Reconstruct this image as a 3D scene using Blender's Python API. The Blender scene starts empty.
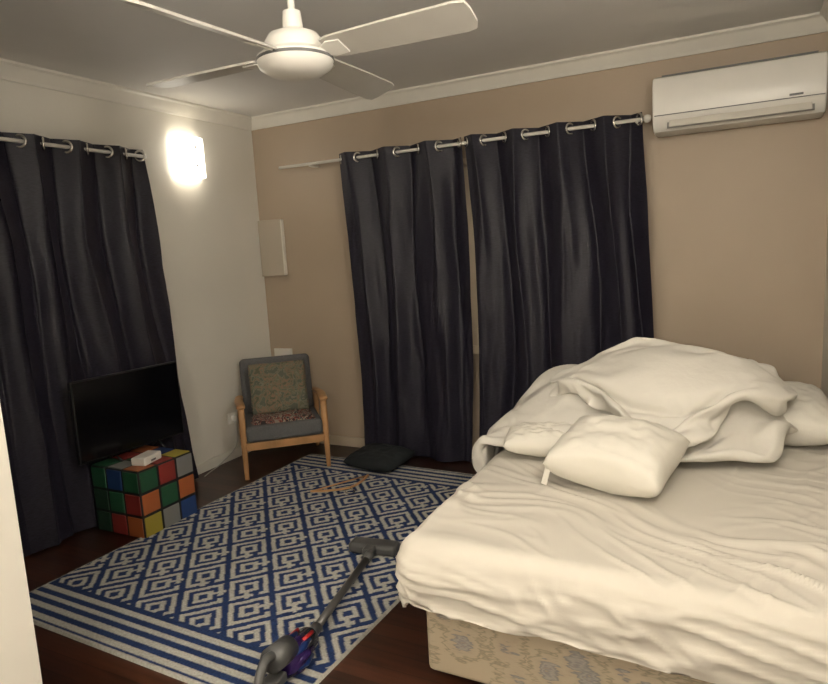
import bpy, bmesh, math, random
import numpy as np
from mathutils import Vector, Matrix, noise
random.seed(4)
C=bpy.context
# ------------------------------------------------------------ helpers
def link(o,parent=None):
    C.scene.collection.objects.link(o)
    if parent: o.parent=parent
    return o
def empty(name,loc=(0,0,0),rot=(0,0,0)):
    e=bpy.data.objects.new(name,None); e.empty_display_size=.1
    e.location=loc; e.rotation_euler=rot
    return link(e)
def nodes(name):
    m=bpy.data.materials.new(name); m.use_nodes=True
    nt=m.node_tree; return m,nt,nt.nodes["Principled BSDF"]
def mat(name,col,rough=.6,metal=0,var=0,vscale=8,bump=0,bscale=60,stretch=(1,1,1),sheen=0,coat=0):
    m,nt,b=nodes(name)
    b.inputs["Base Color"].default_value=(*col,1); b.inputs["Roughness"].default_value=rough
    b.inputs["Metallic"].default_value=metal
    if sheen: b.inputs["Sheen Weight"].default_value=sheen
    if coat: b.inputs["Coat Weight"].default_value=coat
    tc=nt.nodes.new("ShaderNodeTexCoord"); mp=nt.nodes.new("ShaderNodeMapping")
    mp.inputs["Scale"].default_value=stretch
    nt.links.new(tc.outputs["Object"],mp.inputs[0])
    if var:
        n=nt.nodes.new("ShaderNodeTexNoise"); n.inputs["Scale"].default_value=vscale; n.inputs["Detail"].default_value=5
        r=nt.nodes.new("ShaderNodeValToRGB")
        r.color_ramp.elements[0].position=.3; r.color_ramp.elements[1].position=.7
        r.color_ramp.elements[0].color=(*[max(0,c*(1-var)) for c in col],1)
        r.color_ramp.elements[1].color=(*[min(1,c*(1+var)) for c in col],1)
        nt.links.new(mp.outputs[0],n.inputs[0]); nt.links.new(n.outputs[0],r.inputs[0]); nt.links.new(r.outputs[0],b.inputs["Base Color"])
    if bump:
        n=nt.nodes.new("ShaderNodeTexNoise"); n.inputs["Scale"].default_value=bscale; n.inputs["Detail"].default_value=3
        bp=nt.nodes.new("ShaderNodeBump"); bp.inputs["Strength"].default_value=bump; bp.inputs["Distance"].default_value=.01
        nt.links.new(mp.outputs[0],n.inputs[0]); nt.links.new(n.outputs[0],bp.inputs["Height"]); nt.links.new(bp.outputs[0],b.inputs["Normal"])
    return m
def mesh(name,vs,fs,m=None,parent=None,smooth=False):
    me=bpy.data.meshes.new(name); me.from_pydata([tuple(v) for v in vs],[],fs); me.update()
    if smooth: me.polygons.foreach_set("use_smooth",[True]*len(me.polygons))
    o=bpy.data.objects.new(name,me)
    if m: me.materials.append(m)
    return link(o,parent)
def bm_obj(name,bm,m,parent=None,smooth=True):
    me=bpy.data.meshes.new(name); bm.normal_update(); bm.to_mesh(me); bm.free()
    if smooth: me.polygons.foreach_set("use_smooth",[True]*len(me.polygons))
    if m: me.materials.append(m)
    return link(bpy.data.objects.new(name,me),parent)
def box(name,lo,hi,m,parent=None,bevel=0,seg=3,M=None):
    bm=bmesh.new(); bmesh.ops.create_cube(bm,size=1)
    lo=Vector(lo);hi=Vector(hi)
    for v in bm.verts: v.co=Vector([(lo[i]+hi[i])/2+v.co[i]*(hi[i]-lo[i]) for i in range(3)])
    if bevel: bmesh.ops.bevel(bm,geom=bm.edges[:],offset=bevel,segments=seg,profile=.5,affect='EDGES')
    if M: bmesh.ops.transform(bm,matrix=M,verts=bm.verts[:])
    o=bm_obj(name,bm,m,parent,smooth=bool(bevel))
    if bevel:
        w=o.modifiers.new("wn","WEIGHTED_NORMAL"); 
    return o
def catmull(P,n,closed=False):
    P=[Vector(p) for p in P]; out=[]; N=len(P)
    segs=N if closed else N-1
    for i in range(segs):
        g=lambda k: P[k%N] if closed else P[min(max(k,0),N-1)]
        a,b,c,d=g(i-1),g(i),g(i+1),g(i+2)
        for j in range(n):
            t=j/n
            out.append(.5*((2*b)+(c-a)*t+(2*a-5*b+4*c-d)*t*t+(3*b-a-3*c+d)*t**3))
    if not closed: out.append(P[-1])
    return out
def tube(name,pts,rad,m,parent=None,seg=16,flat=None,closed=False,cap=True):
    pts=[Vector(p) for p in pts]; n=len(pts); rads=rad if isinstance(rad,(list,tuple)) else [rad]*n
    vs=[];fs=[]; up=None
    for i,p in enumerate(pts):
        if closed: t=(pts[(i+1)%n]-pts[i-1]).normalized()
        else: t=(pts[min(i+1,n-1)]-pts[max(i-1,0)]).normalized()
        if up is None:
            ref=Vector((0,0,1)) if abs(t.z)<.9 else Vector((1,0,0))
            up=(ref-t*ref.dot(t)).normalized()
        else: up=(up-t*up.dot(t)).normalized()
        sd=t.cross(up)
        for k in range(seg):
            a=2*math.pi*k/seg; fa,fb=flat if flat else (1,1)
            vs.append(p+up*(math.cos(a)*rads[i]*fa)+sd*(math.sin(a)*rads[i]*fb))
    for i in range(n if closed else n-1):
        for k in range(seg):
            a=i*seg+k; b=i*seg+(k+1)%seg; j=(i+1)%n
            fs.append((a,b,j*seg+(k+1)%seg,j*seg+k))
    if cap and not closed:
        fs.append(tuple(reversed(range(seg)))); fs.append(tuple(range((n-1)*seg,n*seg)))
    return mesh(name,vs,fs,m,parent,smooth=True)
def lathe(name,prof,m,parent=None,seg=48,M=None):
    vs=[];fs=[]
    for r,z in prof:
        for k in range(seg):
            a=2*math.pi*k/seg; vs.append(Vector((r*math.cos(a),r*math.sin(a),z)))
    if M: vs=[M@v for v in vs]
    for i in range(len(prof)-1):
        for k in range(seg):
            fs.append((i*seg+k,i*seg+(k+1)%seg,(i+1)*seg+(k+1)%seg,(i+1)*seg+k))
    fs.append(tuple(reversed(range(seg)))); fs.append(tuple(range((len(prof)-1)*seg,len(prof)*seg)))
    o=mesh(name,vs,fs,m,parent,smooth=True)
    o.modifiers.new("es","EDGE_SPLIT").split_angle=math.radians(40)
    return o
def fbm(x,y,z=0,o=4): return noise.fractal(Vector((x,y,z)),1.0,2.0,o)

# ------------------------------------------------------------ materials
M_wl=mat("wall_cream",(.74,.71,.64),.55,var=.03,vscale=2,bump=.05,bscale=40)
M_wb=mat("wall_tan",(.42,.335,.25),.5,var=.03,vscale=2,bump=.05,bscale=40)
M_ceil=mat("ceiling_paint",(.80,.78,.75),.7,var=.03,vscale=2)
M_trim=mat("trim_white",(.76,.73,.66),.4,var=.03)
M_white=mat("white_plastic",(.78,.76,.71),.3,var=.02)
M_grey=mat("grey_plastic",(.12,.12,.12),.4)
M_black=mat("black_plastic",(.006,.006,.007),.35)
M_screen=mat("screen_glass",(.003,.003,.004),.16)
M_chrome=mat("brushed_steel",(.62,.6,.57),.25,metal=1)
M_rod=mat("rod_white",(.72,.69,.63),.35)
M_sheet=mat("sheet_cotton",(.60,.565,.50),.8,bump=.08,bscale=300)
M_duvet=mat("duvet_cotton",(.70,.67,.61),.85,bump=.45,bscale=14)
M_pillow=mat("pillow_cotton",(.70,.67,.60),.8,bump=.12,bscale=30)
M_wood=mat("beech_wood",(.42,.225,.095),.4,var=.25,vscale=6,stretch=(1,1,.15))
M_chair=mat("chair_fabric",(.11,.11,.112),.9,var=.15,vscale=120,bump=.3,bscale=250)
M_cush=mat("dark_cushion",(.008,.011,.013),.85,bump=.2,bscale=120)
M_wire=mat("cable",(.5,.48,.44),.5)
def curtain_mat():
    m,nt,b=nodes("curtain_fabric")
    tc=nt.nodes.new("ShaderNodeTexCoord"); mp=nt.nodes.new("ShaderNodeMapping"); mp.inputs["Scale"].default_value=(40,40,260)
    n=nt.nodes.new("ShaderNodeTexNoise"); n.inputs["Scale"].default_value=1; n.inputs["Detail"].default_value=4
    r=nt.nodes.new("ShaderNodeValToRGB")
    r.color_ramp.elements[0].color=(.0065,.0062,.0115,1); r.color_ramp.elements[1].color=(.022,.0195,.034,1)
    r.color_ramp.elements[0].position=.3; r.color_ramp.elements[1].position=.7
    nt.links.new(tc.outputs["Object"],mp.inputs[0]); nt.links.new(mp.outputs[0],n.inputs[0]); nt.links.new(n.outputs[0],r.inputs[0]); nt.links.new(r.outputs[0],b.inputs["Base Color"])
    b.inputs["Roughness"].default_value=.5; b.inputs["Specular IOR Level"].default_value=.35
    b.inputs["Sheen Weight"].default_value=.03; b.inputs["Sheen Tint"].default_value=(.6,.5,.7,1)
    bp=nt.nodes.new("ShaderNodeBump"); bp.inputs["Strength"].default_value=.15; bp.inputs["Distance"].default_value=.004
    nt.links.new(n.outputs[0],bp.inputs["Height"]); nt.links.new(bp.outputs[0],b.inputs["Normal"])
    return m
M_cur=curtain_mat()
def floor_mat():
    m,nt,b=nodes("floor_boards")
    tc=nt.nodes.new("ShaderNodeTexCoord"); sp=nt.nodes.new("ShaderNodeSeparateXYZ")
    nt.links.new(tc.outputs["Object"],sp.inputs[0])
    def mth(op,a,bv=None):
        q=nt.nodes.new("ShaderNodeMath"); q.operation=op
        if isinstance(a,float): q.inputs[0].default_value=a
        else: nt.links.new(a,q.inputs[0])
        if bv is not None:
            if isinstance(bv,float): q.inputs[1].default_value=bv
            else: nt.links.new(bv,q.inputs[1])
        return q.outputs[0]
    xs=mth('DIVIDE',sp.outputs[1],.083); idx=mth('FLOOR',xs); fr=mth('FRACT',xs)
    wn=nt.nodes.new("ShaderNodeTexWhiteNoise"); wn.noise_dimensions='1D'; nt.links.new(idx,wn.inputs["W"])
    mp=nt.nodes.new("ShaderNodeMapping"); mp.inputs["Scale"].default_value=(3,45,1); nt.links.new(tc.outputs["Object"],mp.inputs[0])
    n=nt.nodes.new("ShaderNodeTexNoise"); n.inputs["Scale"].default_value=1; n.inputs["Detail"].default_value=6; nt.links.new(mp.outputs[0],n.inputs[0])
    mix=mth('ADD',mth('MULTIPLY',n.outputs[0],.7),mth('MULTIPLY',wn.outputs[0],.3))
    r=nt.nodes.new("ShaderNodeValToRGB"); r.color_ramp.elements[0].color=(.014,.0045,.003,1); r.color_ramp.elements[1].color=(.075,.025,.012,1)
    r.color_ramp.elements[0].position=.25; r.color_ramp.elements[1].position=.8
    nt.links.new(mix,r.inputs[0])
    gap=mth('GREATER_THAN',fr,.965)
    mx=nt.nodes.new("ShaderNodeMixRGB"); nt.links.new(gap,mx.inputs[0]); nt.links.new(r.outputs[0],mx.inputs[1]); mx.inputs[2].default_value=(.004,.002,.001,1)
    nt.links.new(mx.outputs[0],b.inputs["Base Color"]); b.inputs["Roughness"].default_value=.28
    return m
M_floor=floor_mat()

# ------------------------------------------------------------ room
W=3.80; H=2.55; YB=-6.0
box("floor",(-.1,YB-.1,-.1),(W+.1,.1,0),M_floor)
box("ceiling",(-.1,YB-.1,H),(W+.1,.1,H+.1),M_ceil)
box("wall_left",(-.1,YB-.1,0),(0,.1,H),M_wl)
box("wall_back",(0,0,0),(W,.1,H),M_wb)
box("wall_right",(W,YB-.1,0),(W+.1,.1,H),M_wl)
box("wall_front",(0,YB-.1,0),(W,YB,H),M_wl)
box("wall_partition",(0,-5.9,0),(1.52,-3.0,H),M_wl)
def cornice(name,p0,p1,inward):
    p0=Vector(p0);p1=Vector(p1);inward=Vector(inward)
    prof=[(0,0),(0,-.085),(.012,-.085),(.02,-.07),(.055,-.022),(.07,-.012),(.07,0)]
    vs=[];fs=[];n=len(prof)
    for p in (p0,p1):
        for a,b in prof: vs.append(p+inward*a+Vector((0,0,b)))
    for i in range(n-1): fs.append((i,i+1,n+i+1,n+i))
    return mesh(name,vs,fs,M_trim)
cornice("trim_1",(0,-.001,H),(W,-.001,H),(0,-1,0))
cornice("trim_2",(.001,0,H),(.001,-3,H),(1,0,0))
cornice("trim_3",(W-.001,0,H),(W-.001,YB,H),(-1,0,0))
box("baseboard_back",(0,-.016,0),(W,0,.075),mat("skirting_tan",(.5,.42,.32),.45),bevel=.004)
box("baseboard_left",(0,-3,0),(.016,-.016,.075),M_trim,bevel=.004)
box("baseboard_right",(W-.012,-5.9,0),(W,-.016,.075),M_trim,bevel=.004)

M_glass=mat("night_glass",(.01,.012,.016),.08)
w=empty("window_1")
box("pane",(1.0,-.012,.85),(2.78,-.002,2.0),M_glass,w)
M_wp=mat("window_paint",(.55,.46,.34),.5)
for i,(lo,hi) in enumerate([((.93,-.035,.79),(1.0,0,2.06)),((2.78,-.035,.79),(2.85,0,2.06)),((.93,-.035,2.0),(2.85,0,2.06)),((.9,-.04,.76),(2.88,0,.82)),((1.70,-.035,.8),(1.84,-.002,2.02))]):
    box("frame_%d"%i,lo,hi,M_wp,w,bevel=.004)
w=empty("window_2")
box("pane",(.002,-2.75,.85),(.012,-1.4,2.0),M_glass,w)
for i,(lo,hi) in enumerate([((0,-2.82,.79),(.03,-2.75,2.06)),((0,-1.4,.79),(.03,-1.33,2.06)),((0,-2.82,2.0),(.03,-1.33,2.06)),((0,-2.84,.76),(.033,-1.3,.82)),((0,-2.1,.8),(.03,-2.04,2.02))]):
    box("frame_%d"%i,lo,hi,M_trim,w,bevel=.004)

# ------------------------------------------------------------ curtains
def curtain(name,org,dirv,nrm,top,bot,zt,zb,nf,amp,seed,rod_z,lean=0,mid=None):
    org=Vector(org);dirv=Vector(dirv);nrm=Vector(nrm)
    root=empty(name)
    nu=nf*26; nv=60; vs=[];fs=[]
    for j in range(nv+1):
        v=j/nv; z=zt+(zb-zt)*v
        e=v**1.3
        if mid:
            s0=(1-v)**2*top[0]+2*v*(1-v)*mid[0]+v*v*bot[0]; s1=(1-v)**2*top[1]+2*v*(1-v)*mid[1]+v*v*bot[1]
        else: s0=top[0]+(bot[0]-top[0])*e; s1=top[1]+(bot[1]-top[1])*e
        for i in range(nu+1):
            u=i/nu
            wob=.18*fbm(u*5+seed,v*1.2,seed,2)*min(1,v*4)
            ph=2*math.pi*(nf*u+wob*1.6)
            a=amp*(1-.35*v)*(1+.45*fbm(u*7,v*1.5,seed+9,2)*min(1,v*5))
            o=a*math.sin(ph)+.3*a*math.sin(2*ph+seed+3*v)*min(1,v*3)+.14*a*math.sin(3*ph+seed*2-2*v)*min(1,v*2)
            s=s0+(s1-s0)*(u+ .012*math.sin(ph*2)*(1-v*.5))
            o+=.012*fbm(u*14,v*5,seed+2,3)*min(1,v*4)
            p=org+dirv*s+nrm*(max(o,-.065)+lean*v); p.z=z
            vs.append(p)
    for j in range(nv):
        for i in range(nu):
            a=j*(nu+1)+i; fs.append((a,a+1,a+nu+2,a+nu+1))
    o=mesh("cloth",vs,fs,M_cur,root,True)
    for k in range(nf*2+1):
        u=k/(nf*2); u=min(max(u,.015),.985)
        s=top[0]+(top[1]-top[0])*u
        c=org+dirv*s; c.z=rod_z
        ax=(dirv*(1 if k%2 else -1)+nrm*.75).normalized()
        ref=Vector((0,0,1)); a2=ax.cross(ref).normalized()
        pts=[c+ref*math.cos(t)*.030+a2*math.sin(t)*.030 for t in [2*math.pi*q/24 for q in range(24)]]
        tube("eyelet_%d"%k,pts,.0075,M_chrome,root,seg=8,closed=True)
    return root
RZ=2.14; RY=-.115
curtain("curtain",(0,RY,0),(1,0,0),(0,-1,0),(.86,1.79),(.92,1.76),RZ+.04,.012,3,.048,1.3,RZ,mid=(.93,1.86))
curtain("curtain",(0,RY,0),(1,0,0),(0,-1,0),(1.81,2.89),(1.82,3.0),RZ+.04,.012,4,.048,5.1,RZ,mid=(1.90,2.93))
curtain("curtain",(.10,0,0),(0,1,0),(1,0,0),(-2.95,-1.15),(-2.95,-.96),RZ+.045,.012,7,.034,8.7,RZ+.005,mid=(-2.95,-1.10))
r=empty("curtain_rod")
tube("rod",[(.33,RY,RZ),(2.90,RY,RZ)],.0105,M_rod,r)
lathe("finial",[(.001,0),(.02,.004),(.022,.02),(.016,.035),(.001,.04)],M_rod,r,M=Matrix.Translation((2.90,RY,RZ))@Matrix.Rotation(math.radians(90),4,'Y'))
for x in (.6,2.86): tube("bracket",[(x,0,RZ-.01),(x,-.06,RZ-.015),(x,RY,RZ-.012)],.007,M_rod,r)
r=empty("curtain_rod")
tube("rod",[(.10,-2.98,RZ+.005),(.10,-1.13,RZ+.005)],.0105,M_rod,r)
for y in (-2.9,-1.14): tube("bracket",[(0,y,RZ-.01),(.06,y,RZ-.012),(.10,y,RZ-.005)],.007,M_rod,r)

# ------------------------------------------------------------ lamps
def emis(name,col,s):
    m,nt,b=nodes(name); b.inputs["Base Color"].default_value=(.8,.75,.65,1)
    b.inputs["Emission Color"].default_value=(*col,1); b.inputs["Emission Strength"].default_value=s; return m
def sconce(name,loc,rotz,m):
    root=empty(name,loc,(0,0,rotz))
    vs=[];fs=[];n=24;w=.135;d=.085
    for t in range(2):
        for z in (-.13,-.06,.06,.13):
            for i in range(n+1):
                a=-math.pi/2+math.pi*i/n
                rr=1-.05*t
                vs.append(((d*rr)*math.cos(a)**.8 if math.cos(a)>1e-6 else 0.0, w*rr*math.sin(a), z))
    W1=n+1
    for t in range(2):
        for j in range(3):
            for i in range(n):
                a=t*4*W1+j*W1+i; f=(a,a+1,a+W1+1,a+W1); fs.append(f if t==0 else f[::-1])
    for j in (0,3):
        for i in range(n):
            a=j*W1+i; b=4*W1+a; fs.append((a,a+1,b+1,b))
    o=mesh("shade",vs,fs,m,root,True)
    o.location=(.012,0,0)
    box("backplate",(0,-.06,-.06),(.014,.06,.06),M_white,root,bevel=.004)
    for z in (-.06,.06): lathe("clip_%d"%(z>0),[(.001,0),(.01,0),(.008,.012),(.001,.014)],M_chrome,root,seg=16,M=Matrix.Translation((.094,0,z))@Matrix.Rotation(math.pi/2,4,'Y'))
    return root
sconce("sconce_lamp",(0,-.71,2.19),0,emis("lit_glass",(1,.93,.80),5.0))
sconce("sconce_lamp",(W,-2.9,2.19),math.pi,emis("lit_glass_b",(1,.93,.82),90))
c=empty("added_fill_pendant",(3.0,-5.0,0))  # added fill light, unseen behind the camera, lifts room and ceiling
lathe("globe",[(.001,1.83),(.05,1.84),(.09,1.865),(.115,1.905),(.12,1.95),(.115,1.995),(.09,2.035),(.05,2.06),(.001,2.07)],emis("fill_globe_glow",(1,.93,.82),115),c)
tube("stem",[(0,0,2.06),(0,0,H)],.008,M_white,c)
lathe("rose",[(.001,H),(.05,H),(.045,H-.02),(.001,H-.03)][::-1],M_white,c)
# unseen uplighter behind the camera, added to brighten the ceiling
c=empty("added_fill_uplight",(2.0,-4.55,0))
lathe("base",[(.001,0),(.14,0),(.14,.015),(.02,.03),(.012,.05),(.001,.05)],M_chrome,c)
tube("pole",[(0,0,.04),(0,0,1.62)],.011,M_chrome,c)
lathe("bowl",[(.02,1.60),(.09,1.64),(.15,1.70),(.175,1.76),(.168,1.76),(.145,1.71),(.10,1.67),(.001,1.66)],M_white,c)
lathe("fill_disc",[(.001,1.70),(.12,1.70),(.12,1.715),(.001,1.72)],emis("fill_disc_glow",(1,.93,.82),420),c)

# ------------------------------------------------------------ wall boxes
p=empty("electrical_cover_panel")
box("cover",(.005,-.03,1.34),(.235,0,1.775),mat("panel_paint",(.48,.42,.34),.5),p,bevel=.004)
box("edge",(.228,-.034,1.345),(.238,-.002,1.77),M_trim,p,bevel=.002)
p=empty("electrical_outlet")
box("plate",(.05,-.02,.66),(.22,0,.76),M_trim,p,bevel=.004)
p=empty("electrical_outlet")
box("plate",(0,-.56,.27),(.012,-.44,.35),M_white,p,bevel=.003)
box("plug",(.012,-.53,.29),(.04,-.49,.33),M_white,p,bevel=.004)
tube("lead",catmull([(.03,-.51,.30),(.06,-.55,.12),(.05,-.70,.03),(.07,-.85,.008),(.1,-.93,.008)],8),.004,M_wire,p,8)

# ------------------------------------------------------------ air conditioner
a=empty("air_conditioner")
prof=[(-.002,2.045),(-.10,2.040),(-.165,2.050),(-.20,2.085),(-.212,2.14),(-.215,2.20),(-.212,2.29),(-.20,2.325),(-.18,2.335),(-.002,2.335)]
pp=[(y,z) for y,z in prof]
vs=[];fs=[];n=len(pp);xs=[2.955,2.96,2.975,3.72,3.755,3.76]; sc=[.94,.985,1,1,.985,.94]
cy,cz=-.1,2.19
for x,s in zip(xs,sc):
    for y,z in pp: vs.append((x,(cy+(y-cy)*s) if y<-.01 else -.002,cz+(z-cz)*s))
for i in range(len(xs)-1):
    for k in range(n): fs.append((i*n+k,i*n+(k+1)%n,(i+1)*n+(k+1)%n,(i+1)*n+k))
fs.append(tuple(range(n))); fs.append(tuple(reversed(range((len(xs)-1)*n,len(xs)*n))))
o=mesh("body",vs,fs,M_white,a,True); o.modifiers.new("es","EDGE_SPLIT").split_angle=math.radians(35)
box("panel_gap",(2.965,-.2155,2.128),(3.752,-.19,2.132),M_grey,a)
fl=Matrix.Translation((0,-.196,2.088))@Matrix.Rotation(math.radians(-24),4,'X')
box("louvre",(3.04,-.012,-.028),(3.70,.0,.028),mat("louvre_white",(.7,.67,.6),.25),a,bevel=.004,M=fl)
box("louvre_slot",(3.03,-.006,-.031),(3.71,.004,.031),mat("slot_grey",(.3,.29,.27),.5),a,M=fl)
box("top_grille",(3.0,-.19,2.333),(3.72,-.03,2.34),M_grey,a)
box("display",(3.60,-.217,2.14),(3.66,-.213,2.15),M_grey,a)

# ------------------------------------------------------------ ceiling fan
FX,FY=2.03,-2.16
f=empty("ceiling_fan",(FX,FY,0))
lathe("canopy",[(.001,H),(.065,H),(.062,H-.03),(.03,H-.075),(.014,H-.08)][::-1],M_white,f)
tube("downrod",[(0,0,H-.07),(0,0,2.27)],.012,M_white,f)
lathe("collar",[(.013,2.31),(.03,2.305),(.034,2.262),(.034,2.23)][::-1],M_white,f)
lathe("motor_housing",[(.001,2.09),(.05,2.093),(.09,2.102),(.122,2.122),(.132,2.145),(.130,2.158),(.115,2.168),(.105,2.175),(.10,2.205),(.085,2.228),(.05,2.242),(.02,2.245),(.001,2.245)],M_white,f)
lathe("seam_ring",[(.1315,2.142),(.1335,2.145),(.1335,2.149),(.1315,2.152)],M_grey,f)
M_blade=mat("blade_white",(.50,.48,.44),.35,var=.03)
for k,ang in enumerate((0,92,181,265)):
    A=Matrix.Rotation(math.radians(ang),4,'Z')@Matrix.Translation((0,0,2.165))@Matrix.Rotation(math.radians(-20 if k!=2 else -8),4,'X')
    ol=[(.13,-.045),(.16,-.055),(.40,-.064),(.61,-.068),(.648,-.060),(.655,-.03),(.655,.03),(.645,.058),(.61,.066),(.4,.06),(.16,.05),(.13,.04)]
    n=len(ol); vs=[A@Vector((x,y,.004)) for x,y in ol]+[A@Vector((x,y,-.004)) for x,y in ol]
    fs=[tuple(range(n)),tuple(reversed(range(n,2*n)))]+[(i,i+n,(i+1)%n+n,(i+1)%n) for i in range(n)]
    mesh("blade_%d"%k,vs,fs,M_blade,f)
    B=[(.06,-.02),(.12,-.022),(.15,-.04),(.20,-.035),(.205,.03),(.15,.036),(.12,.02),(.06,.02)]
    n=len(B); vs=[A@Vector((x,y,-.005)) for x,y in B]+[A@Vector((x,y,-.010)) for x,y in B]
    fs=[tuple(range(n)),tuple(reversed(range(n,2*n)))]+[(i,i+n,(i+1)%n+n,(i+1)%n) for i in range(n)]
    mesh("blade_arm_%d"%k,vs,fs,M_white,f)

# ------------------------------------------------------------ rug
def rug():
    x0,x1,y0,y1=.50,2.13,-2.58,-.30
    st=.006; nx=int((x1-x0)/st); ny=int((y1-y0)/st)
    L=y1-y0; Wd=x1-x0
    X=np.linspace(0,Wd,nx+1); Y=np.linspace(0,L,ny+1)
    u,v=np.meshgrid(X,Y)
    s=.27
    a=(u+v*.92)/s; b=(u-v*.92)/s
    ia=np.floor(a); ib=np.floor(b)
    fa=a-ia-.5; fb=b-ib-.5
    par=((ia+ib)%2)
    d=np.maximum(abs(fa),abs(fb))
    white=((d>.10)&(d<.21))|((d>.32)&(d<.43))
    k1=(fa>-.10)&(fa<.0)&(fb>.15)&(fb<.5)
    k2=(fb>-.10)&(fb<.0)&(fa>.15)&(fa<.5)
    white=np.where(par==0,white|k1,white|k2)
    g1=(fa>.10)&(fa<.21)&(fb>.31); g2=(fb>.10)&(fb<.21)&(fa>.31)
    white=np.where(par==0,white&~g1,white&~g2)
    bd=.26
    e=np.minimum(v,L-v)
    eb=(np.floor(e/.029)%2==1)
    white=np.where(e<bd,eb,white)
    white=np.where((e<.014),True,white)
    side=np.minimum(u,Wd-u)
    white=np.where(side<.008,True,white)
    w=white.astype(float)
    rnd=np.random.RandomState(3).rand(*w.shape)
    ang=math.radians(-1.5); ca,sa=math.cos(ang),math.sin(ang)
    xx=x0+u; yy=y0+v; cx,cyy=(x0+x1)/2,(y0+y1)/2
    rx=cx+(xx-cx)*ca-(yy-cyy)*sa; ry=cyy+(xx-cx)*sa+(yy-cyy)*ca
    z=.010+.0025*rnd+.0015*w
    edge=(np.minimum(side,e)<.001); z=np.where(edge,.001,z)
    co=np.stack([rx,ry,z],-1).reshape(-1,3)
    idx=np.arange((nx+1)*(ny+1)).reshape(ny+1,nx+1)
    F=np.stack([idx[:-1,:-1],idx[:-1,1:],idx[1:,1:],idx[1:,:-1]],-1).reshape(-1,4)
    me=bpy.data.meshes.new("rug"); me.from_pydata(co.tolist(),[],F.tolist()); me.update()
    at=me.attributes.new("pile","FLOAT","POINT"); at.data.foreach_set("value",w.reshape(-1).astype(np.float32))
    m,nt,bs=nodes("rug_pile")
    an=nt.nodes.new("ShaderNodeAttribute"); an.attribute_name="pile"
    tc=nt.nodes.new("ShaderNodeTexCoord"); n=nt.nodes.new("ShaderNodeTexNoise"); n.inputs["Scale"].default_value=90; n.inputs["Detail"].default_value=4
    nt.links.new(tc.outputs["Object"],n.inputs[0])
    c1=nt.nodes.new("ShaderNodeMixRGB"); c1.inputs[1].default_value=(.002,.011,.05,1); c1.inputs[2].default_value=(.005,.030,.125,1); nt.links.new(n.outputs[0],c1.inputs[0])
    c2=nt.nodes.new("ShaderNodeMixRGB"); c2.inputs[1].default_value=(.23,.22,.19,1); c2.inputs[2].default_value=(.54,.52,.465,1); nt.links.new(n.outputs[0],c2.inputs[0])
    mx=nt.nodes.new("ShaderNodeMixRGB"); nt.links.new(an.outputs["Fac"],mx.inputs[0]); nt.links.new(c1.outputs[0],mx.inputs[1]); nt.links.new(c2.outputs[0],mx.inputs[2])
    nt.links.new(mx.outputs[0],bs.inputs["Base Color"]); bs.inputs["Roughness"].default_value=.95
    me.materials.append(m)
    link(bpy.data.objects.new("rug",me))
rug()

# ------------------------------------------------------------ bed
bed=empty("bed")
BX0,BX1,BY0,BY1=2.40,3.775,-2.34,-.42
def floral():
    m,nt,b=nodes("floral_ticking")
    tc=nt.nodes.new("ShaderNodeTexCoord")
    v=nt.nodes.new("ShaderNodeTexVoronoi"); v.inputs["Scale"].default_value=9
    n=nt.nodes.new("ShaderNodeTexNoise"); n.inputs["Scale"].default_value=26; n.inputs["Detail"].default_value=2
    ad=nt.nodes.new("ShaderNodeMixRGB"); ad.blend_type='ADD'; ad.inputs[0].default_value=.07
    nt.links.new(tc.outputs["Object"],ad.inputs[1]); nt.links.new(n.outputs[1],ad.inputs[2]); nt.links.new(ad.outputs[0],v.inputs[0])
    r=nt.nodes.new("ShaderNodeValToRGB"); e=r.color_ramp.elements
    e[0].position=.0; e[0].color=(.36,.28,.18,1)
    e[1].position=.10; e[1].color=(.20,.19,.19,1)
    for pos,col in ((.18,(.30,.275,.24,1)),(.28,(.18,.175,.17,1)),(.33,(.36,.29,.21,1)),(.5,(.39,.32,.23,1)),(.58,(.23,.20,.14,1)),(.64,(.39,.32,.23,1))):
        q=e.new(pos); q.color=col
    nt.links.new(v.outputs["Distance"],r.inputs[0]); nt.links.new(r.outputs[0],b.inputs["Base Color"]); b.inputs["Roughness"].default_value=.8
    return m
M_flo=floral()
box("base_near",(2.46,-2.26,.05),(3.775,-1.36,.30),M_flo,bed,bevel=.02)
box("base_far",(2.46,-1.355,.05),(3.775,-.45,.30),M_flo,bed,bevel=.02)
for i,(x,y) in enumerate([(2.56,-2.16),(3.7,-2.16),(2.56,-.56),(3.7,-.56),(2.56,-1.36),(3.7,-1.36)]):
    lathe("leg_%d"%i,[(.001,0),(.025,0),(.028,.05),(.001,.05)],M_black,bed,seg=16,M=Matrix.Translation((x,y,0)))
mat_o=box("mattress",(2.43,-2.30,.30),(3.775,-.44,.53),M_sheet,bed,bevel=.05,seg=5)
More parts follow.
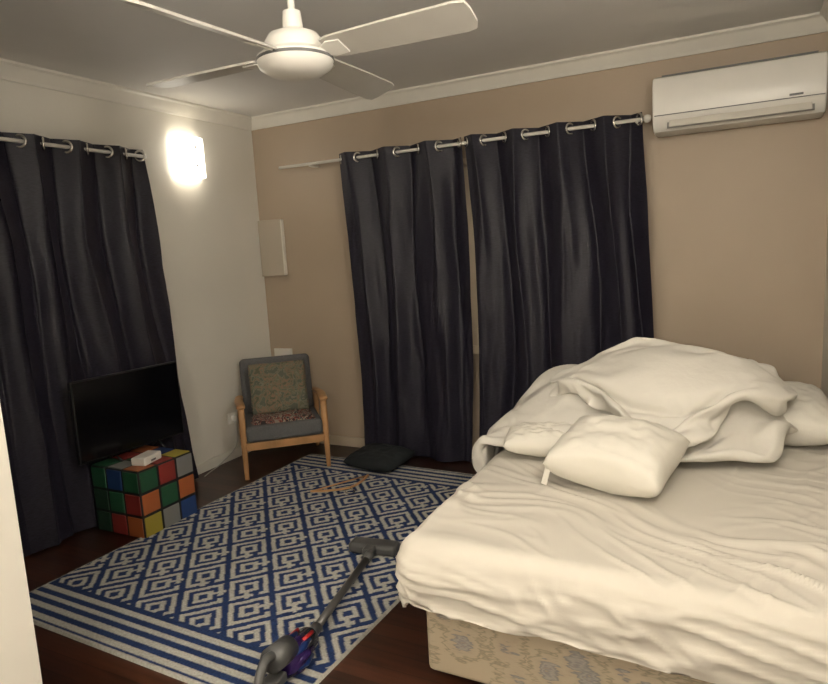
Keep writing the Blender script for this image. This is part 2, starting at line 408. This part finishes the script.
def sheet():
    zt=.55; r=.06; drop=.34; st=.010
    xs=np.arange(BX0-drop,BX1+.001,st); ys=np.arange(BY0-drop,BY1+.001,st)
    vs=[];fs=[]
    for y in ys:
        for x in xs:
            ox=max(0,BX0+r-x); oy=max(0,BY0+r-y)
            L=math.hypot(ox,oy)
            bx=max(x,BX0+r); by=max(y,BY0+r)
            hem=.265+.04*fbm(x*1.8,y*1.8,3,3)
            if L>0:
                dx,dy=-ox/L,-oy/L
                L=min(L,hem)
                q=r*math.pi/2
                if L<q: hx=r*math.sin(L/r); hz=r*(1-math.cos(L/r)); nz=math.cos(L/r)
                else: hx=r; hz=r+(L-q); nz=0
                t=(x*1.0 if oy>ox else y*1.0)
                fold=0
                if L>.02:
                    k=min(1,(L-.02)/.12)
                    wp=fbm(t*2,L*3,5,2)
                    s1=noise.noise(Vector((t*2.2+L*7+wp,L*17-t*4,3))); s2=max(0,1-abs(s1)*3.4)**1.5
                    s3=noise.noise(Vector((t*7-L*9+wp*2,L*9+t*3,13))); s4=max(0,1-abs(s3)*3.6)**1.5
                    fold=k*(.020*s2*(.6+.8*wp)+.016*s4*(.5-.8*wp)+.010*fbm(t*3+L*4,L*4.0,7,2))+.008*k*math.exp(-((L-.14)/.08)**2)-.015*max(0,(L-.20)/.1)
                X=bx+dx*(hx+fold); Y=by+dy*(hx+fold); Z=zt-hz
            else: X,Y,Z=bx,by,zt; dx=dy=0; nz=1
            p1=fbm(X*1.2+2,Y*1.2,11,2)
            near=math.exp(-((Y-BY0-.1)/.55)**2); nearx=math.exp(-((X-BX0)/.5)**2)
            al=X*.96-Y*.28+.25*p1; ac=X*.28+Y*.96+.28*p1
            c1=noise.noise(Vector((al*1.3,ac*6.5,4))); c2=noise.noise(Vector((al*2.0+ac,ac*12+al*3,9)))
            bl=X*.45+Y*.88+.3*p1; bc=X*.88-Y*.45+.3*p1
            c3=noise.noise(Vector((bl*1.6,bc*8,21)))
            m1=max(0,.5+1.1*noise.noise(Vector((X*1.7,Y*1.7,31)))); m2=max(0,.4+1.3*noise.noise(Vector((X*2.1,Y*2.1,41)))); m3=max(0,.4+1.4*noise.noise(Vector((X*1.5,Y*1.5,51))))
            f1=max(0,1-abs(c1)*5.5)**1.5; f2=max(0,1-abs(c2)*5)**1.5; f3=max(0,1-abs(c3)*5.5)**1.5
            Z+=max(nz,.0)*(.022*f1*m1*(.3+.7*near)+.014*f2*m2*(.3+.7*near)+.020*f3*m3*(.4+.6*nearx)+.013*fbm(X*2,Y*2,2,2))
            vs.append((X,Y,Z))
    nx=len(xs);ny=len(ys)
    for j in range(ny-1):
        for i in range(nx-1):
            a=j*nx+i; fs.append((a,a+1,a+nx+1,a+nx))
    return mesh("fitted_sheet",vs,fs,M_sheet,bed,True)
sheet_o=sheet()

# ---- duvet: closed quilt dropped over a temporary heap with the cloth solver, then frozen to a plain mesh
def g(x,y,cx,cy,sx,sy): return math.exp(-((x-cx)/sx)**2-((y-cy)/sy)**2)
def H1(x,y): return .56+.28*g(x,y,2.99,-.80,.36,.29)+.15*g(x,y,2.62,-.9,.24,.26)+.17*g(x,y,3.36,-.9,.22,.26)
n=50; vs=[];fs=[]
for j in range(n+1):
    for i in range(n+1):
        x=2+1.9*i/n; y=-2.3+2.2*j/n; vs.append((x,y,H1(x,y) if x>2.36 else .1))
for j in range(n):
    for i in range(n):
        a=j*(n+1)+i; fs.append((a,a+1,a+n+2,a+n+1))
hp=mesh("tmp_heap",vs,fs)
def cloth_drop(name,cs,nxy,shrink,cols,frames,zf,press,th,bend):
    nx,ny=nxy; vs=[];fs=[]; c=[Vector((p[0],p[1],0)) for p in cs]
    W1=nx+1; N=W1*(ny+1)
    for L in (0,1):
        for j in range(ny+1):
            for i in range(nx+1):
                uu=i/nx*2-1; vv=j/ny*2-1
                k=1-.16*(uu*uu)*(vv*vv)
                u2_=(uu*k+1)/2; v2_=(vv*k+1)/2
                p=(c[0]*(1-u2_)+c[1]*u2_)*(1-v2_)+(c[3]*(1-u2_)+c[2]*u2_)*v2_
                edge=(i in(0,nx) or j in (0,ny))
                p.z=zf(p.x,p.y)+(0 if edge else (th/2 if L else -th/2)); vs.append(p)
    def id_(L,i,j):
        if i in(0,nx) or j in(0,ny): L=0
        return L*N+j*W1+i
    for L in (0,1):
        for j in range(ny):
            for i in range(nx):
                f=(id_(L,i,j),id_(L,i+1,j),id_(L,i+1,j+1),id_(L,i,j+1)); fs.append(f if L else f[::-1])
    used=sorted({a for f in fs for a in f}); mp={a:b for b,a in enumerate(used)}
    vs=[vs[a] for a in used]; fs=[tuple(mp[a] for a in f) for f in fs]
    o=mesh(name,vs,fs,M_duvet,None,True)
    md=o.modifiers.new("cloth","CLOTH"); s=md.settings
    s.quality=6; s.mass=.3; s.tension_stiffness=10; s.compression_stiffness=8; s.shear_stiffness=4; s.bending_stiffness=bend
    s.air_damping=2; s.shrink_min=-shrink; s.shrink_max=-shrink
    s.use_pressure=True; s.uniform_pressure_force=press
    k=md.collision_settings; k.use_collision=True; k.distance_min=.01; k.collision_quality=3; k.friction=20
    k.use_self_collision=True; k.self_distance_min=.006; k.self_friction=5
    md.point_cache.frame_start=1; md.point_cache.frame_end=frames+5
    for co in cols:
        if not any(m.type=='COLLISION' for m in co.modifiers):
            co.modifiers.new("col","COLLISION"); co.collision.thickness_outer=.01; co.collision.cloth_friction=40
    for fr in range(1,frames+1): C.scene.frame_set(fr)
    ev=o.evaluated_get(C.evaluated_depsgraph_get()); me=bpy.data.meshes.new_from_object(ev)
    o.modifiers.clear(); o.data=me; me.materials.clear(); me.materials.append(M_duvet)
    C.scene.frame_set(1)
    return o
dv=empty("duvet")
def z1(x,y): return max(H1(x,y),.60)+.10+.05*math.sin((x*.8-y*.9)*2*math.pi/.34+2*fbm(x*1.5,y*1.5,3,2))
def z2(x,y): return max(H1(x,y),.60)+.30+.07*math.sin((x*.75+y*.65)*2*math.pi/.34+2.2*fbm(x*1.6,y*1.6,9,2))
c1=cloth_drop("lower_fold",[(2.14,-1.42),(3.55,-1.34),(3.60,-.42),(2.22,-.52)],(50,36),.10,[hp],34,z1,2.4,.06,.5)
c2=cloth_drop("upper_fold",[(2.58,-1.0),(3.24,-1.54),(3.72,-.98),(3.0,-.32)],(38,36),.12,[hp,c1],36,z2,4.2,.07,.5)
for o_ in (c1,c2):
    for m_ in list(o_.modifiers): o_.modifiers.remove(m_)
    s=o_.modifiers.new("b","SUBSURF"); s.levels=1; s.render_levels=2
    o_.parent=dv
bpy.data.objects.remove(hp)

def pillow(name,loc,rot,sx,sy,h,m,seed=0,parent=None,corner=.05):
    root=empty(name,loc,rot) if parent is None else parent
    n=36; vs=[];fs=[]
    for side in (1,-1):
        for j in range(n+1):
            for i in range(n+1):
                u=-1+2*i/n; v=-1+2*j/n
                k=(1-abs(u)**2.6)*(1-abs(v)**2.6); k=max(0,k)**.42
                px=u*(1-corner*(1-abs(v)**1.5)*1.0*abs(u)**3); py=v*(1-corner*(1-abs(u)**1.5)*abs(v)**3)
                cr=1-.05*(u*u*v*v)**2; px*=cr; py*=cr
                z=k*h/2*(1+.10*fbm(u*2+seed,v*2,seed,2))
                e=max(abs(u),abs(v))
                if side>0: z+=.010*k*noise.noise(Vector((u*5+seed,v*5,seed)))-.007*max(0,e-.6)*abs(math.sin((u+v)*18+seed))
                if e>.999: z=0
                vs.append((px*sx/2,py*sy/2,side*z))
    N=(n+1)*(n+1)
    for s in range(2):
        for j in range(n):
            for i in range(n):
                a=s*N+j*(n+1)+i; q=(a,a+1,a+n+2,a+n+1); fs.append(q if s==0 else q[::-1])
    o=mesh("cover",vs,fs,m,root,True)
    bm=bmesh.new(); bm.from_mesh(o.data); bmesh.ops.remove_doubles(bm,verts=bm.verts[:],dist=1e-4); bm.to_mesh(o.data); bm.free()
    return root
pf=pillow("pillow",(2.985,-1.61,.675),(math.radians(13),math.radians(3),math.radians(-12)),.46,.38,.22,M_pillow,2,corner=.08)
mesh("care_tag",[(-.215,-.17,-.02),(-.19,-.175,-.02),(-.197,-.205,-.075),(-.222,-.20,-.075)],[(0,1,2,3)],M_pillow,pf)
pillow("pillow",(2.64,-1.39,.635),(math.radians(4),0,math.radians(10)),.34,.22,.12,M_pillow,5)
pillow("pillow",(3.575,-.80,.67),(math.radians(12),0,math.radians(5)),.40,.46,.20,M_pillow,8)

# ------------------------------------------------------------ armchair
ch=empty("armchair",(.44,-.47,0),(0,0,math.radians(43)))
ch.scale=(.98,.98,.96)
hw=.285
for s in (-1,1):
    x=s*hw
    tube("front_leg_%d"%s,catmull([(x*1.0,-.29,.014 if s>0 else 0),(x,-.27,.2),(x,-.25,.40),(x,-.235,.50)],6),[.013+.008*min(1,i/10) for i in range(19)],M_wood,ch,flat=(1.1,.85))
    tube("back_leg_%d"%s,catmull([(x,.31,0),(x,.25,.2),(x,.20,.36),(x,.19,.50)],6),[.013+.007*min(1,i/10) for i in range(19)],M_wood,ch,flat=(1.1,.85))
    tube("armrest_%d"%s,catmull([(x,-.285,.515),(x,-.24,.525),(x*1.03,-.05,.52),(x*1.02,.12,.50),(x,.24,.49)],6),[.016,.02]+[.024]*21+[.02,.015],M_wood,ch,flat=(.65,1.25))
    box("side_rail_%d"%s,(x-.012,-.26,.20),(x+.012,.25,.25),M_wood,ch,bevel=.005)
box("front_rail",(-hw,-.275,.20),(hw,-.25,.255),M_wood,ch,bevel=.005)
box("back_rail",(-hw,.21,.22),(hw,.235,.27),M_wood,ch,bevel=.005)
box("seat_pad",(-hw+.015,-.285,.255),(hw-.015,.20,.375),M_chair,ch,bevel=.035,seg=5)
BM=Matrix.Translation((0,.17,.34))@Matrix.Rotation(math.radians(-14),4,'X')
box("backrest",(-hw+.02,-.035,0),(hw-.02,.055,.45),M_chair,ch,bevel=.035,seg=5,M=BM)
for x in (-.14,0,.14):
    for z in (.36,):
        lathe("button",[(.001,0),(.01,.0),(.001,.006)],M_chair,ch,seg=12,M=BM@Matrix.Translation((x,-.036,z))@Matrix.Rotation(math.pi/2,4,'X'))
def pattern(name,cols,scale,seedoff=0):
    m,nt,b=nodes(name)
    tc=nt.nodes.new("ShaderNodeTexCoord"); n=nt.nodes.new("ShaderNodeTexNoise"); n.inputs["Scale"].default_value=scale; n.inputs["Detail"].default_value=2; n.inputs["Distortion"].default_value=1.5
    nt.links.new(tc.outputs["Object"],n.inputs[0])
    r=nt.nodes.new("ShaderNodeValToRGB"); r.color_ramp.interpolation='CONSTANT'
    e=r.color_ramp.elements; k=len(cols)
    e[0].position=0; e[0].color=(*cols[0],1); e[1].position=.38; e[1].color=(*cols[1],1)
    for i,cc in enumerate(cols[2:]):
        q=e.new(.38+.26*(i+1)/(k-1)); q.color=(*cc,1)
    nt.links.new(n.outputs[0],r.inputs[0]); nt.links.new(r.outputs[0],b.inputs["Base Color"]); b.inputs["Roughness"].default_value=.85
    return m
M_flor=pattern("floral_green",[(.10,.10,.06),(.16,.15,.10),(.24,.15,.10),(.14,.14,.09),(.19,.18,.13),(.10,.11,.08)],14)
M_thr=pattern("patterned_throw",[(.02,.02,.02),(.20,.04,.025),(.31,.28,.22),(.02,.02,.03),(.22,.06,.04),(.27,.24,.2)],16)
cu=empty("throw_cushion")
cu.parent=ch
pc=pillow("x",(0,0,0),(0,0,0),.43,.40,.13,M_flor,4,parent=cu)
cu.location=(.0,.03,.575); cu.rotation_euler=(math.radians(73),0,0)
vs=[];fs=[];n=40
for j in range(n+1):
    for i in range(n+1):
        u=i/n-.5; v=j/n-.5
        x=u*.44*(1+.1*fbm(v*3,1,2,2)); y=-.13+v*.26*(1+.2*fbm(u*3,5,2,2))
        z=.392+.02*fbm(x*9,y*9,3,3)+.012
        e=max(abs(u),abs(v))
        if e>.46: z=.378
        vs.append((x,y,z))
for j in range(n):
    for i in range(n):
        a=j*(n+1)+i; fs.append((a,a+1,a+n+2,a+n+1))
mesh("folded_throw",vs,fs,M_thr,ch,True)

# ------------------------------------------------------------ puzzle cube ottoman
q=empty("puzzle_cube_ottoman")
S=.385; CX,CY=.145,-1.80
M_blk=mat("cube_black",(.008,.008,.008),.6)
box("body",(CX,CY,0),(CX+S,CY+S,S),M_blk,q,bevel=.012)
cc={'o':(.34,.095,.028),'g':(.012,.075,.033),'r':(.22,.022,.018),'w':(.19,.19,.185),'y':(.32,.26,.035),'b':(.012,.04,.15),'d':(.01,.035,.018)}
cm={k:mat("tile_"+k,v,.55,bump=.1,bscale=90) for k,v in cc.items()}
def tiles(face,rows):
    c=S/3; gp=.008
    for r_,row in enumerate(rows):
        for k,ch_ in enumerate(row):
            a0,a1=k*c+gp,(k+1)*c-gp; z1=S-r_*c-gp; z0=S-(r_+1)*c+gp
            if face=='x': box("tile",(CX+S-.003,CY+a0,z0),(CX+S+.004,CY+a1,z1),cm[ch_],q,bevel=.003,seg=2)
            elif face=='y': box("tile",(CX+a0,CY-.004,z0),(CX+a1,CY+.003,z1),cm[ch_],q,bevel=.003,seg=2)
            else: box("tile",(CX+r_*c+gp,CY+a0,S-.003),(CX+(r_+1)*c-gp,CY+a1,S+.004),cm[ch_],q,bevel=.003,seg=2)
tiles('x',["grw","ogo","ywb"]); tiles('y',["gbg","dgr","dro"]); tiles('z',["gro","wgb","ory"])
t=empty("television",(.25,-1.56,0),(0,0,math.radians(-6)))
box("panel",(-.018,-.35,.425),(.008,.325,.885),M_black,t,bevel=.006)
box("screen",(.008,-.34,.437),(.0105,.315,.877),M_screen,t)
box("rear_housing",(-.045,-.25,.47),(-.018,.25,.75),M_black,t,bevel=.01)
for s in (-.14,.14):
    tube("foot_%d"%(s>0),[(-.06,s*1.0,.395),(-.01,s,.43),(.06,s,.395)],.006,M_black,t,8)
wb=empty("router_box",(.44,-1.66,.389),(0,0,math.radians(12)))
box("body",(-.045,-.075,0),(.045,.075,.045),M_white,wb,bevel=.008)
box("port",(.0452,-.02,.012),(.046,.02,.022),M_grey,wb)

fc=pillow("floor_cushion",(1.18,-.36,.075),(math.radians(5),0,math.radians(-8)),.42,.34,.12,M_cush,3)

# ------------------------------------------------------------ coat hanger on the rug
hg=empty("coat_hanger",(1.19,-.80,.022),(0,0,math.radians(-118)))
tube("shoulder",catmull([(-.21,-.09,0),(-.12,-.02,0),(0,.03,.002),(.12,-.02,0),(.21,-.09,0)],6),.009,M_wood,hg,10,flat=(.8,1.1))
tube("bar",[(-.19,-.085,0),(.19,-.085,0)],.005,M_wood,hg,8)
tube("hook",[(0,.03,0),(0,.06,0)]+[(.025-.03*math.cos(a)*1.0-.0,.085+.03*math.sin(a),0) for a in [i*math.pi/10 for i in range(0,13)]],.003,M_chrome,hg,8)

# ------------------------------------------------------------ stick vacuum
vc=empty("stick_vacuum")
M_vg=mat("vac_grey",(.07,.07,.07),.4); M_vp=mat("vac_violet",(.035,.016,.10),.25,metal=.3); M_vr=mat("vac_red",(.45,.02,.02),.35); M_vb=mat("vac_blue",(.008,.03,.14),.3,metal=.2)
M_vt=mat("vac_bin",(.03,.03,.035),.12); M_vs=mat("vac_wand",(.11,.105,.10),.35,metal=.5)
A=Matrix.Translation((1.80,-1.50,.014))@Matrix.Rotation(math.radians(8),4,'Z')
box("floor_head",(-.125,-.045,0),(.125,.05,.055),M_vg,vc,bevel=.02,seg=4,M=A)
box("head_front",(-.12,.035,.005),(.12,.06,.04),M_black,vc,bevel=.01,M=A)
tube("roller",[A@Vector((-.115,.03,.028)),A@Vector((.115,.03,.028))],.026,M_vg,vc)
box("head_neck",(-.03,-.09,.015),(.03,-.03,.055),M_vg,vc,bevel=.012,M=A)
P0=Vector((1.825,-1.58,.045)); P1=Vector((1.965,-2.25,.06))
dr=(P1-P0).normalized()
tube("wand_joint",[P0-dr*.03,P0+dr*.06],.022,M_vg,vc)
tube("wand",[P0+dr*.03,P1],.0165,M_vs,vc)
tube("wand_collar",[P1-dr*.05,P1+dr*.03],.023,M_vg,vc)
dr=Vector((.16,-.98,.08)).normalized()
zc=Vector((0,0,1)); sd=dr.cross(zc).normalized(); up=sd.cross(dr).normalized()
B=Matrix(((dr.x,sd.x,up.x,P1.x),(dr.y,sd.y,up.y,P1.y),(dr.z,sd.z,up.z,P1.z),(0,0,0,1)))
RX=B@Matrix.Rotation(math.pi/2,4,'Y')
lathe("inlet",[(.001,0),(.024,0),(.026,.03),(.024,.04),(.001,.04)],M_vr,vc,seg=24,M=RX)
lathe("dust_bin",[(.001,.02),(.040,.02),(.046,.035),(.048,.11),(.046,.12),(.001,.12)],M_vt,vc,seg=32,M=RX)
lathe("cyclone",[(.001,.11),(.050,.11),(.058,.125),(.058,.16),(.05,.21),(.035,.225),(.001,.225)],M_vp,vc,seg=32,M=RX)
for k in range(11):
    a=2*math.pi*k/11
    tube("cone_%d"%k,[RX@Vector((.052*math.cos(a),.052*math.sin(a),.09)),RX@Vector((.055*math.cos(a),.055*math.sin(a),.14)),RX@Vector((.040*math.cos(a),.040*math.sin(a),.205))],[.008,.014,.010],M_vb if k%2 else M_vp,vc,10)
tube("motor",[B@Vector((.18,0,.045)),B@Vector((.29,0,.06))],.044,M_vg,vc,24)
tube("release",[B@Vector((.05,.03,.04)),B@Vector((.12,.03,.045))],.008,M_vr,vc,8)
tube("release_b",[B@Vector((.05,-.03,.04)),B@Vector((.12,-.03,.045))],.008,M_vr,vc,8)
tube("handle",[B@p for p in catmull([(.27,0,.07),(.33,0,.08),(.37,0,.04),(.37,0,.0),(.33,0,-.02)],6)],.017,M_vg,vc,14)
box("battery",(.24,-.03,-.035),(.36,.03,.0),M_vg,vc,bevel=.008,M=B)

# ------------------------------------------------------------ world, camera
wd=bpy.data.worlds.new("World"); C.scene.world=wd; wd.use_nodes=True
wd.node_tree.nodes["Background"].inputs[0].default_value=(.02,.02,.025,1)
cd=bpy.data.cameras.new("camera"); cd.sensor_fit='HORIZONTAL'; cd.sensor_width=36; cd.lens=641.76*36/828; cd.clip_start=.02
cam=bpy.data.objects.new("camera",cd); link(cam)
yaw,pitch,roll=.476,.1431,-.0554
fv=Vector((-math.sin(yaw)*math.cos(pitch),math.cos(yaw)*math.cos(pitch),-math.sin(pitch))); rv=Vector((math.cos(yaw),math.sin(yaw),0)); uv=rv.cross(fv)
r2=rv*math.cos(roll)+uv*math.sin(roll); u2=-rv*math.sin(roll)+uv*math.cos(roll)
R=Matrix((r2,u2,-fv)).transposed()
cam.matrix_world=Matrix.Translation((3.403,-4.0549,1.4873))@R.to_4x4()
C.scene.camera=cam
C.scene.view_settings.view_transform='Standard'
